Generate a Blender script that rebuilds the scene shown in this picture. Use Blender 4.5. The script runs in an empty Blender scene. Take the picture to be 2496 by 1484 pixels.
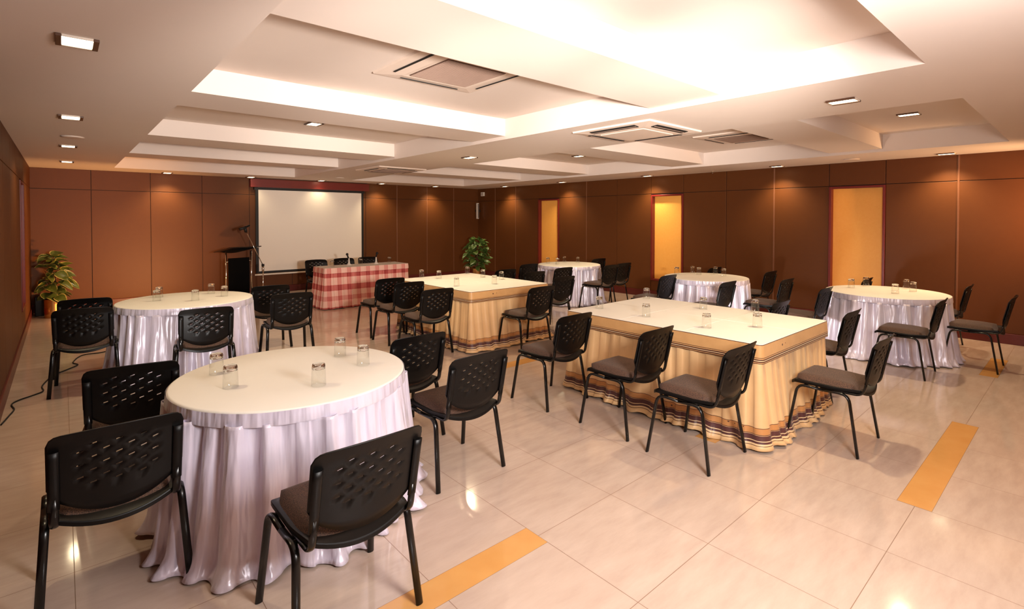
import bpy, bmesh, math, random
from mathutils import Vector, Matrix
PI = math.pi
S = bpy.context.scene
C = S.collection
random.seed(7)

# ------------------------------------------------------------------ helpers
def vadd(bm, co):
    return bm.verts.new(co)

def add_box(bm, x0, x1, y0, y1, z0, z1, mi=0, mat=None):
    P = [(x0,y0,z0),(x1,y0,z0),(x1,y1,z0),(x0,y1,z0),(x0,y0,z1),(x1,y0,z1),(x1,y1,z1),(x0,y1,z1)]
    v = [bm.verts.new(mat @ Vector(p) if mat else p) for p in P]
    for f in ((3,2,1,0),(4,5,6,7),(0,1,5,4),(1,2,6,5),(2,3,7,6),(3,0,4,7)):
        fa = bm.faces.new([v[i] for i in f]); fa.material_index = mi
    return v

def add_tube(bm, pts, r, n=8, closed=False, flat=None, mi=0, cap=True, up=None):
    """swept tube; flat=(a,b) gives an elliptical section: a along the side vector, b along the normal"""
    pts = [Vector(p) for p in pts]
    N = len(pts); rings = []
    side = None
    for i, p in enumerate(pts):
        if closed:
            t = pts[(i+1) % N] - pts[i-1]
        else:
            t = pts[min(i+1, N-1)] - pts[max(i-1, 0)]
        t.normalize()
        if side is None:
            ref = Vector(up) if up else (Vector((0,0,1)) if abs(t.z) < .9 else Vector((0,1,0)))
            side = t.cross(ref); side.normalize()
        else:
            side = side - t * side.dot(t); side.normalize()
        nor = side.cross(t)
        a, b = flat if flat else (r, r)
        if callable(r) and not flat:
            a = b = r(i / (N-1))
        rings.append([bm.verts.new(p + side*math.cos(2*PI*k/n)*a + nor*math.sin(2*PI*k/n)*b) for k in range(n)])
    rng = range(N) if closed else range(N-1)
    for i in rng:
        A, B = rings[i], rings[(i+1) % N]
        for k in range(n):
            f = bm.faces.new((A[k], A[(k+1) % n], B[(k+1) % n], B[k])); f.smooth = True; f.material_index = mi
    if cap and not closed:
        f = bm.faces.new(rings[0]); f.material_index = mi
        f = bm.faces.new(rings[-1][::-1]); f.material_index = mi

def add_lathe(bm, prof, n=24, cx=0, cy=0, cz=0, mi=0, smooth=True):
    rings = []
    for r, z in prof:
        if r < 1e-6:
            rings.append([bm.verts.new((cx, cy, cz+z))])
        else:
            rings.append([bm.verts.new((cx+r*math.cos(2*PI*k/n), cy+r*math.sin(2*PI*k/n), cz+z)) for k in range(n)])
    for A, B in zip(rings, rings[1:]):
        for k in range(n):
            k2 = (k+1) % n
            if len(A) == 1 and len(B) == 1: continue
            if len(A) == 1: f = bm.faces.new((A[0], B[k2], B[k]))
            elif len(B) == 1: f = bm.faces.new((A[k], A[k2], B[0]))
            else: f = bm.faces.new((A[k], A[k2], B[k2], B[k]))
            f.smooth = smooth; f.material_index = mi

def bend(pts, rad, seg=5):
    """polyline with rounded corners"""
    pts = [Vector(p) for p in pts]; out = [pts[0]]
    for i in range(1, len(pts)-1):
        a, b, c = pts[i-1], pts[i], pts[i+1]
        d1 = (a-b); d2 = (c-b); r = min(rad, d1.length*.49, d2.length*.49)
        p1 = b + d1.normalized()*r; p2 = b + d2.normalized()*r
        for k in range(seg+1):
            t = k/seg
            out.append((1-t)**2*p1 + 2*t*(1-t)*b + t*t*p2)
    out.append(pts[-1]); return out

def obj(name, bm, mats, parent=None, bevel=0, loc=None, rotz=0):
    bmesh.ops.recalc_face_normals(bm, faces=bm.faces)
    me = bpy.data.meshes.new(name); bm.to_mesh(me); bm.free()
    for m in (mats if isinstance(mats, (list, tuple)) else [mats]): me.materials.append(m)
    o = bpy.data.objects.new(name, me); C.objects.link(o)
    if parent: o.parent = parent
    if loc: o.location = loc
    if rotz: o.rotation_euler = (0,0,rotz)
    if bevel:
        b = o.modifiers.new('bevel', 'BEVEL'); b.width = bevel; b.segments = 2; b.limit_method = 'ANGLE'
        b.harden_normals = False
    return o

def empty(name, label, cat, loc=(0,0,0), rotz=0, group=None):
    o = bpy.data.objects.new(name, None); C.objects.link(o)
    o.location = loc; o.rotation_euler = (0,0,rotz); o.empty_display_size = .1
    o['label'] = label; o['category'] = cat
    if group: o['group'] = group
    return o

def tag(o, label, cat, group=None):
    o['label'] = label; o['category'] = cat
    if group: o['group'] = group
    return o

def struct(o, label=None, cat=None):
    o['kind'] = 'structure'
    if label: o['label'] = label
    if cat: o['category'] = cat
    return o

def copy_tree(o, parent=None, lod=99, d=0):
    c = o.copy(); C.objects.link(c); c.parent = parent
    if d < lod:
        for ch in KIDS.get(o.name, [k for k in o.children]):
            copy_tree(ch, c, lod, d+1)
    return c
KIDS = {}

# ------------------------------------------------------------------ materials
def srgb(h):
    if isinstance(h, str):
        h = h.lstrip('#'); v = [int(h[i:i+2], 16)/255 for i in (0,2,4)]
    else: v = h
    return tuple(((c/12.92) if c <= .04045 else ((c+.055)/1.055)**2.4) for c in v) + (1,)

class NT:
    def __init__(s, name):
        s.m = bpy.data.materials.new(name); s.m.use_nodes = True
        s.t = s.m.node_tree; s.b = s.t.nodes['Principled BSDF']
    def n(s, ty, **kw):
        nd = s.t.nodes.new(ty)
        for k, v in kw.items():
            if k in nd.inputs.keys(): nd.inputs[k].default_value = v
            else: setattr(nd, k, v)
        return nd
    def l(s, a, b): s.t.links.new(a, b)
    def math(s, op, a, b=None, c=None):
        nd = s.t.nodes.new('ShaderNodeMath'); nd.operation = op
        for i, v in enumerate((a, b, c)):
            if v is None: continue
            if isinstance(v, (int, float)): nd.inputs[i].default_value = v
            else: s.l(v, nd.inputs[i])
        return nd.outputs[0]
    def mix(s, f, a, b):
        nd = s.t.nodes.new('ShaderNodeMix'); nd.data_type = 'RGBA'
        if isinstance(f, (int, float)): nd.inputs[0].default_value = f
        else: s.l(f, nd.inputs[0])
        for i, v in ((6, a), (7, b)):
            if isinstance(v, tuple): nd.inputs[i].default_value = v
            else: s.l(v, nd.inputs[i])
        return nd.outputs[2]
    def bump(s, h, strength=.2, dist=.01):
        nd = s.n('ShaderNodeBump'); nd.inputs['Strength'].default_value = strength
        nd.inputs['Distance'].default_value = dist; s.l(h, nd.inputs['Height'])
        s.l(nd.outputs[0], s.b.inputs['Normal'])
    def noise(s, scale, detail=4, vec=None, rough=.5):
        nd = s.n('ShaderNodeTexNoise'); nd.inputs['Scale'].default_value = scale
        nd.inputs['Detail'].default_value = detail; nd.inputs['Roughness'].default_value = rough
        if vec is None: vec = s.n('ShaderNodeTexCoord').outputs['Object']
        s.l(vec, nd.inputs['Vector'])
        return nd.outputs['Fac']

def mat(name, col, rough=.5, metal=0, spec=.5, var=0, vscale=20, bump=0, bscale=200, **kw):
    t = NT(name); b = t.b; c = srgb(col)
    b.inputs['Roughness'].default_value = rough; b.inputs['Metallic'].default_value = metal
    b.inputs['Specular IOR Level'].default_value = spec
    for k, v in kw.items(): b.inputs[k.replace('_', ' ')].default_value = v
    f = t.noise(vscale)
    lo = tuple(x*(1-var) for x in c[:3]) + (1,); hi = tuple(min(1, x*(1+var)) for x in c[:3]) + (1,)
    t.l(t.mix(f, lo, hi), b.inputs['Base Color'])
    if bump: t.bump(t.noise(bscale, 3), bump, .002)
    return t.m

def emat(name, col, strength):
    t = NT(name); b = t.b
    b.inputs['Base Color'].default_value = srgb(col)
    b.inputs['Emission Color'].default_value = srgb(col)
    f = t.noise(60, 1)
    t.l(t.math('MULTIPLY_ADD', f, strength*.1, strength*.95), b.inputs['Emission Strength'])
    return t.m

M = {}
M['ceiling'] = mat('ceiling_paint', (.89,.835,.80), .75, var=.015, vscale=3)
M['panel'] = mat('brown_wall_panel', (.36,.20,.085), .5, spec=.22, var=.05, vscale=14, bump=.12, bscale=350)
M['groove'] = mat('wall_groove', (.18,.09,.05), .6, var=.1)
M['trimwood'] = mat('joint_strip', (.44,.27,.17), .4, var=.1)
M['redwood'] = mat('red_mahogany', (.42,.10,.08), .4, var=.12, vscale=18)
M['baseboard'] = mat('maroon_skirting', (.34,.09,.07), .35, var=.12)
M['plaster'] = mat('near_wall_plaster', (.75,.62,.5), .8, var=.03)
M['black'] = mat('black_plastic', (.028,.022,.022), .4, spec=.25, var=.1, bump=.06, bscale=500)
M['tube'] = mat('black_enamel_tube', (.028,.024,.024), .25, spec=.4, var=.1)
M['chrome'] = mat('chrome', (.85,.83,.8), .15, metal=1, var=.03)
M['brass'] = mat('brushed_brass', (.80,.62,.40), .22, metal=1, var=.08, vscale=40)
M['white_cloth'] = mat('cream_white_cloth', (.95,.93,.89), .75, var=.02, vscale=6, bump=.05, bscale=900)
M['whiteplastic'] = mat('white_plastic', (.88,.83,.78), .4, var=.02)
M['acwhite'] = mat('cassette_plastic', (.90,.83,.78), .45, var=.02)
M['acgrille'] = mat('cassette_grille', (.60,.50,.45), .5, var=.05)
M['darkslot'] = mat('dark_slot', (.05,.04,.04), .6, var=.1)
M['screenfab'] = mat('projector_screen_fabric', (.93,.89,.84), .8, var=.01)
M['lampbrown'] = mat('lamp_end_cap', (.32,.2,.13), .4, var=.1)
M['soil'] = mat('soil', (.12,.07,.05), .9, var=.3, bump=.5, bscale=80)
M['stem'] = mat('plant_stem', (.42,.28,.2), .7, var=.2)
M['rubber'] = mat('rubber', (.04,.035,.035), .6, var=.1)
M['mic'] = mat('microphone_mesh', (.16,.15,.15), .45, metal=.6, var=.2, bump=.4, bscale=900)
M['lampglow'] = emat('lamp_glow', (1,.93,.76), 9)

def m_seat():
    t = NT('speckled_brown_upholstery'); b = t.b
    n1 = t.noise(260, 2); n2 = t.noise(9, 3)
    cr = t.n('ShaderNodeValToRGB'); t.l(n1, cr.inputs[0])
    cr.color_ramp.elements[0].position = .38; cr.color_ramp.elements[0].color = srgb((.13,.075,.05))
    cr.color_ramp.elements[1].position = .66; cr.color_ramp.elements[1].color = srgb((.45,.31,.23))
    t.l(t.mix(t.math('MULTIPLY', n2, .5), cr.outputs[0], srgb((.24,.155,.115))), b.inputs['Base Color'])
    b.inputs['Roughness'].default_value = .75; b.inputs['Sheen Weight'].default_value = .08
    t.bump(n1, .35, .002); return t.m
M['seat'] = m_seat()

def m_floor():
    t = NT('glossy_vitrified_tile'); b = t.b
    geo = t.n('ShaderNodeNewGeometry'); sep = t.n('ShaderNodeSeparateXYZ'); t.l(geo.outputs['Position'], sep.inputs[0])
    X, Y = sep.outputs[0], sep.outputs[1]
    px, py, x0, y0 = .607, .6165, 1.845, .658
    def line(v, o, p, w=.0016):
        u = t.math('DIVIDE', t.math('SUBTRACT', v, o), p)
        d = t.math('ABSOLUTE', t.math('SUBTRACT', t.math('FRACT', t.math('ADD', u, .5)), .5))
        return t.math('LESS_THAN', d, w/p), t.math('FLOOR', u)
    lx, ix = line(X, x0, px); ly, iy = line(Y, y0, py)
    strips = [(.03,1.845,1.823,1.982),(3.67,5.45,.582,.742),(3.60,4.26,1.823,1.982),(3.67,4.35,4.28,4.44),(7.30,8.30,.64,.785)]
    mask = None
    inner = None
    for a, c, d, e in strips:
        def box(a, c, d, e):
            u = t.math('LESS_THAN', t.math('ABSOLUTE', t.math('SUBTRACT', X, (a+c)/2)), (c-a)/2)
            v = t.math('LESS_THAN', t.math('ABSOLUTE', t.math('SUBTRACT', Y, (d+e)/2)), (e-d)/2)
            return t.math('MULTIPLY', u, v)
        o1 = box(a-.0015, c+.0015, d-.0015, e+.0015); i1 = box(a, c, d, e)
        mask = o1 if mask is None else t.math('MAXIMUM', mask, o1)
        inner = i1 if inner is None else t.math('MAXIMUM', inner, i1)
    cell = t.n('ShaderNodeTexWhiteNoise'); cv = t.n('ShaderNodeCombineXYZ')
    t.l(ix, cv.inputs[0]); t.l(iy, cv.inputs[1]); t.l(cv.outputs[0], cell.inputs[0])
    mp = t.n('ShaderNodeMapping'); t.l(geo.outputs['Position'], mp.inputs['Vector'])
    mp.inputs['Rotation'].default_value = (0,0,.6); mp.inputs['Scale'].default_value = (1,4,1)
    vein = t.noise(3.2, 8, mp.outputs[0], .62)
    cr = t.n('ShaderNodeValToRGB'); t.l(vein, cr.inputs[0])
    cr.color_ramp.elements[0].position = .35; cr.color_ramp.elements[0].color = srgb((.76,.67,.61))
    cr.color_ramp.elements[1].position = .68; cr.color_ramp.elements[1].color = srgb((.82,.735,.675))
    tile = t.mix(t.math('MULTIPLY', cell.outputs[0], .35), cr.outputs[0], srgb((.79,.69,.625)))
    grout = t.math('MULTIPLY', t.math('MAXIMUM', lx, ly), t.math('SUBTRACT', 1, inner))
    col = t.mix(grout, tile, srgb((.55,.43,.35)))
    col = t.mix(mask, col, srgb((.5,.36,.24)))
    spot = t.noise(6, 3)
    strip = t.mix(spot, srgb((.87,.66,.40)), srgb((.82,.58,.32)))
    col = t.mix(inner, col, strip)
    t.l(col, b.inputs['Base Color'])
    rr = t.math('MULTIPLY_ADD', t.noise(2.5, 3), .05, .07)
    t.l(t.math('MAXIMUM', rr, t.math('MULTIPLY', grout, .5)), b.inputs['Roughness'])
    b.inputs['Specular IOR Level'].default_value = .62
    t.bump(t.noise(1.3, 2), .012, .02)
    return t.m
M['floor'] = m_floor()

def m_satin():
    t = NT('lavender_white_satin'); b = t.b
    n = t.noise(5, 3)
    t.l(t.mix(n, srgb((.84,.80,.89)), srgb((.93,.90,.95))), b.inputs['Base Color'])
    b.inputs['Roughness'].default_value = .33; b.inputs['Specular IOR Level'].default_value = 1; b.inputs['Metallic'].default_value = .12
    b.inputs['Sheen Weight'].default_value = .2
    mp = t.n('ShaderNodeMapping'); t.l(t.n('ShaderNodeTexCoord').outputs['Object'], mp.inputs['Vector'])
    mp.inputs['Scale'].default_value = (1,1,.16)
    t.bump(t.noise(11, 2.5, mp.outputs[0]), .8, .05)
    return t.m
M['satin'] = m_satin()

def uvsep(t):
    uv = t.n('ShaderNodeUVMap'); uv.uv_map = 'UVMap'
    s = t.n('ShaderNodeSeparateXYZ'); t.l(uv.outputs[0], s.inputs[0]); return s.outputs[0], s.outputs[1]

def band(t, v, a, b_):
    return t.math('MULTIPLY', t.math('GREATER_THAN', v, a), t.math('LESS_THAN', v, b_))

def m_gold(kind):
    t = NT('gold_skirt_' + kind); b = t.b
    u, v = uvsep(t)
    n = t.noise(7, 3)
    base = t.mix(n, srgb((.90,.71,.49)), srgb((.94,.79,.59)))
    dark = srgb((.36,.20,.19)); line = srgb((.33,.17,.12)); tan = srgb((.80,.56,.33)); cream = srgb((.92,.80,.62))
    if kind == 'skirt':
        col = t.mix(band(t, v, .112, .155), base, tan)
        col = t.mix(band(t, v, .108, .113), col, line)
        col = t.mix(band(t, v, .155, .159), col, line)
        col = t.mix(band(t, v, .047, .105), col, dark)
        col = t.mix(band(t, v, .062, .068), col, cream)
        col = t.mix(band(t, v, .038, .047), col, cream)
        col = t.mix(band(t, v, .030, .034), col, line)
        mot = t.n('ShaderNodeTexVoronoi'); mot.inputs['Scale'].default_value = 14
        uv = t.n('ShaderNodeUVMap'); uv.uv_map = 'UVMap'; t.l(uv.outputs[0], mot.inputs['Vector'])
        dots = t.math('MULTIPLY', t.math('LESS_THAN', mot.outputs['Distance'], .1), band(t, v, .118, .15))
        col = t.mix(dots, col, line)
    else:
        tan2 = t.mix(t.noise(12, 4), srgb((.80,.60,.38)), srgb((.87,.68,.45)))
        col = tan2
        mot = t.n('ShaderNodeTexVoronoi'); mot.inputs['Scale'].default_value = 9
        uv = t.n('ShaderNodeUVMap'); uv.uv_map = 'UVMap'; t.l(uv.outputs[0], mot.inputs['Vector'])
        dots = t.math('MULTIPLY', t.math('LESS_THAN', mot.outputs['Distance'], .09), band(t, v, .055, .095))
        col = t.mix(dots, col, line)
        for a, c in ((.0,.005),(.010,.019),(.025,.034),(.041,.045),(.1345,.14)):
            col = t.mix(band(t, v, a, c), col, line)
        col = t.mix(band(t, v, .019, .025), col, cream)
    t.l(col, b.inputs['Base Color'])
    b.inputs['Roughness'].default_value = .45; b.inputs['Specular IOR Level'].default_value = .5
    b.inputs['Sheen Weight'].default_value = .15
    t.bump(t.noise(40, 4), .15, .006)
    return t.m
M['gold'] = m_gold('skirt'); M['goldband'] = m_gold('band')

def m_plaid(kind):
    t = NT('red_plaid_' + kind); b = t.b
    u, v = uvsep(t)
    def stripes(x, p, w, o):
        return t.math('LESS_THAN', t.math('FRACT', t.math('DIVIDE', t.math('ADD', x, o), p)), w)
    a = stripes(u, .19, .42, 0); a2 = stripes(u, .095, .2, .03)
    base = srgb((.93,.75,.69)); pink = srgb((.82,.45,.42)); red = srgb((.62,.18,.18))
    if kind == 'skirt':
        h = t.math('MAXIMUM', t.math('MAXIMUM', band(t, v, .575, .67), band(t, v, .335, .44)), t.math('MAXIMUM', t.math('MULTIPLY', band(t, v, .15, .235), .55), band(t, v, -.1, .03)))
    else:
        h = stripes(v, 10, 0, 0)
    s = t.math('ADD', t.math('MULTIPLY', a, .34), t.math('MULTIPLY', h, .58))
    s = t.math('ADD', s, t.math('MULTIPLY', a2, .08))
    cr = t.n('ShaderNodeValToRGB'); t.l(s, cr.inputs[0]); e = cr.color_ramp.elements
    e[0].position = 0; e[0].color = base; e[1].position = 1; e[1].color = red
    m = e.new(.5); m.color = pink
    t.l(cr.outputs[0], b.inputs['Base Color'])
    b.inputs['Roughness'].default_value = .7
    t.bump(t.noise(60, 3), .1, .004)
    return t.m
M['plaid'] = m_plaid('skirt'); M['plaidband'] = m_plaid('band')

def m_glass():
    t = NT('clear_glass'); b = t.b
    b.inputs['Transmission Weight'].default_value = 1; b.inputs['IOR'].default_value = 1.47
    b.inputs['Roughness'].default_value = .01
    t.l(t.mix(t.noise(30, 1), (.97,.98,.96,1), (1,1,.99,1)), b.inputs['Base Color'])
    return t.m
M['glass'] = m_glass()
def m_thin():
    t = NT('thin_glass_wall')
    tr = t.n('ShaderNodeBsdfTransparent'); gl = t.n('ShaderNodeBsdfGlossy'); mx = t.n('ShaderNodeMixShader')
    tr.inputs[0].default_value = (.96,.965,.95,1); gl.inputs['Roughness'].default_value = .03
    lw = t.n('ShaderNodeLayerWeight'); lw.inputs[0].default_value = .25
    f = t.math('MINIMUM', t.math('MULTIPLY_ADD', t.math('POWER', lw.outputs['Facing'], 1.5), .95, .04), .85)
    t.l(f, mx.inputs[0]); t.l(tr.outputs[0], mx.inputs[1]); t.l(gl.outputs[0], mx.inputs[2])
    t.l(mx.outputs[0], t.t.nodes['Material Output'].inputs['Surface'])
    return t.m
M['thin'] = m_thin()

def m_amber():
    t = NT('amber_blind'); b = t.b
    n = t.noise(25, 5, rough=.7)
    t.l(t.mix(n, srgb((.97,.66,.27)), srgb((1,.74,.37))), b.inputs['Base Color'])
    b.inputs['Roughness'].default_value = .5
    t.bump(n, .15, .005)
    return t.m
M['amber'] = m_amber()

def m_leaf(name, c1, c2, edge):
    t = NT(name); b = t.b
    u, v = uvsep(t)
    n = t.noise(12, 4)
    col = t.mix(n, srgb(c1), srgb(c2))
    d = t.math('ABSOLUTE', t.math('SUBTRACT', u, .5))
    em = t.math('GREATER_THAN', t.math('ADD', d, t.math('MULTIPLY', t.math('SUBTRACT', n, .5), .3)), .42)
    t.l(t.mix(em, col, srgb(edge)), b.inputs['Base Color'])
    b.inputs['Roughness'].default_value = .38
    return t.m
M['leafA'] = m_leaf('variegated_leaf', (.20,.25,.09), (.36,.40,.16), (.66,.60,.34))
M['leafB'] = m_leaf('green_leaf', (.27,.38,.15), (.40,.50,.24), (.42,.52,.28))

# ------------------------------------------------------------------ room shell
XL, XR, YN, YB, ZC = -.43, 9.42, -.55, 12.25, 2.556
ZX, ZI, ZT = 2.594, 2.785, 3.0
bm = bmesh.new(); add_box(bm, XL-.1, XR+.1, YN-.1, YB+.1, -.1, 0)
struct(obj('floor', bm, M['floor']), 'glossy cream tile floor with ochre inlaid strips', 'floor')

bx0, bx1, bx2, bx3 = .70, 3.78, 5.05, 8.25
cells = [(.66,1.88),(2.51,4.42),(5.03,6.99),(7.66,9.08),(9.68,11.38)]
bm = bmesh.new()
yA, yZ = cells[0][0], cells[-1][1]
add_box(bm, XL, bx0, YN, YB, ZC, ZT); add_box(bm, bx3, XR, YN, YB, ZC, ZT)
add_box(bm, bx0, bx3, YN, yA, ZC, ZT); add_box(bm, bx0, bx3, yZ, YB, ZC, ZT)
add_box(bm, bx1, bx2, yA, yZ, ZC, ZT)
for a, b in ((bx0, bx1), (bx2, bx3)):
    for (c0, c1), (d0, d1) in zip(cells, cells[1:]): add_box(bm, a, b, c1, d0, ZX, ZT)
    for c0, c1 in cells: add_box(bm, a, b, c0, c1, ZI, ZT)
bm.normal_update()
struct(obj('ceiling', bm, M['ceiling']), 'pale coffered ceiling of stepped recessed bays', 'ceiling')

ZS = 2.19; G = .004   # horizontal panel joint height
def wall_mesh(name, axis, pos, sign, lo, hi, seams, holes, strips=()):
    """panelled wall. axis 'x' = wall plane at x=pos, running along y"""
    bm = bmesh.new()
    def B(a0, a1, z0, z1, d0, d1, mi):
        p0, p1 = sorted((pos + sign*d0, pos + sign*d1))
        if axis == 'x': add_box(bm, p0, p1, a0, a1, z0, z1, mi)
        else: add_box(bm, a0, a1, p0, p1, z0, z1, mi)
    # backing, cut around the window recesses
    edges = sorted([lo, hi] + [e for h in holes for e in h[:2]])
    segs = list(zip(edges, edges[1:]))
    for a, b in segs:
        h = next((h for h in holes if abs(h[0]-a) < 1e-6), None)
        if h:
            B(a, b, 0, h[2], -.15, 0, 1); B(a, b, h[3], ZC+.3, -.15, 0, 1)
        else: B(a, b, 0, ZC+.3, -.15, 0, 1)
    xs = sorted([lo, hi] + seams)
    for a, b in zip(xs, xs[1:]):
        h = next((h for h in holes if h[0] < (a+b)/2 < h[1]), None)
        a2, b2 = a+G, b-G
        B(a2, b2, ZS+G, ZC, 0, .018, 0)
        if h:
            B(a2, b2, .14, h[2]-.001, 0, .018, 0)
        else:
            B(a2, b2, .14, ZS-G, 0, .018, 0)
    for s in strips: B(s-.012, s+.012, .14, ZC, .014, .024, 2)
    o = obj(name, bm, [M['panel'], M['groove'], M['trimwood']], bevel=.004)
    return o
rs = [11.43,10.54,9.65,8.90,8.0,7.11,6.22,5.467,4.58,3.72,2.861,2.098,1.257,.36]
rholes = [(8.90,9.65,.30,2.17),(5.467,6.22,.36,2.17),(2.098,2.861,.40,2.18)]
struct(wall_mesh('wall_right', 'x', XR, -1, YN, YB, rs, rholes, strips=(1.257,3.72,8.0,10.54,11.43)), 'brown panelled right wall with three amber window bays', 'wall')
bs = [.41,1.31,2.19,3.09,3.99,4.89,5.80,6.692,7.616,8.512]
struct(wall_mesh('wall_back', 'y', YB, -1, XL, XR, bs, [], strips=(6.692,7.616,8.512)), 'brown panelled wall behind the projection screen', 'wall')
ls = [.45,1.35,2.25,3.15,4.05,4.95,5.85,6.75,7.65,8.55,9.35,10.15,11.2]
lholes = [(9.35,10.15,.42,2.17)]
struct(wall_mesh('wall_left', 'x', XL, 1, YN, YB, ls, lholes), 'brown panelled left wall seen edge-on', 'wall')
bm = bmesh.new(); add_box(bm, XL-.1, XR+.1, YN-.1, YN, 0, ZC+.3)
struct(obj('wall_front', bm, M['plaster']), 'plain plastered wall behind the viewer', 'wall')

def baseboard(name, x0, x1, y0, y1, h=.14):
    bm = bmesh.new(); add_box(bm, x0, x1, y0, y1, 0, h)
    return struct(obj(name, bm, M['baseboard'], bevel=.006), 'dark red skirting board', 'skirting')
baseboard('baseboard_right', XR-.035, XR, YN, YB)
baseboard('baseboard_back', XL, XR, YB-.035, YB)
baseboard('baseboard_left', XL, XL+.035, YN, YB)

def window(n, axis, pos, sign, a0, a1, z0, z1, label):
    r = empty('window_%d' % n, label, 'window'); r['kind'] = 'structure'
    def B(bm, p, q, zz0, zz1, d0, d1):
        u, v = sorted((pos + sign*d0, pos + sign*d1))
        add_box(bm, u, v, p, q, zz0, zz1)
    bm = bmesh.new(); w = .035
    B(bm, a0, a0+w, z0, z1, -.10, .028); B(bm, a1-w, a1, z0, z1, -.10, .028)
    B(bm, a0+w, a1-w, z1-w, z1, -.10, .028); B(bm, a0+w, a1-w, z0, z0+w, -.10, .028)
    obj('window_frame', bm, M['redwood'], r, bevel=.003)
    bm = bmesh.new(); B(bm, a0+w, a1-w, z0+w, z1-w, -.085, -.075)
    obj('window_blind', bm, M['amber'], r)
window(1, 'x', XR, -1, 8.90, 9.65, .30, 2.17, 'narrow amber window bay behind the farthest round table')
window(2, 'x', XR, -1, 5.467, 6.22, .36, 2.17, 'amber window bay in the middle of the right wall')
window(3, 'x', XR, -1, 2.098, 2.861, .40, 2.18, 'widest amber window bay, nearest the viewer')
window(4, 'x', XL, 1, 9.35, 10.15, .42, 2.17, 'red framed window bay in the left wall, seen edge-on')

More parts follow.
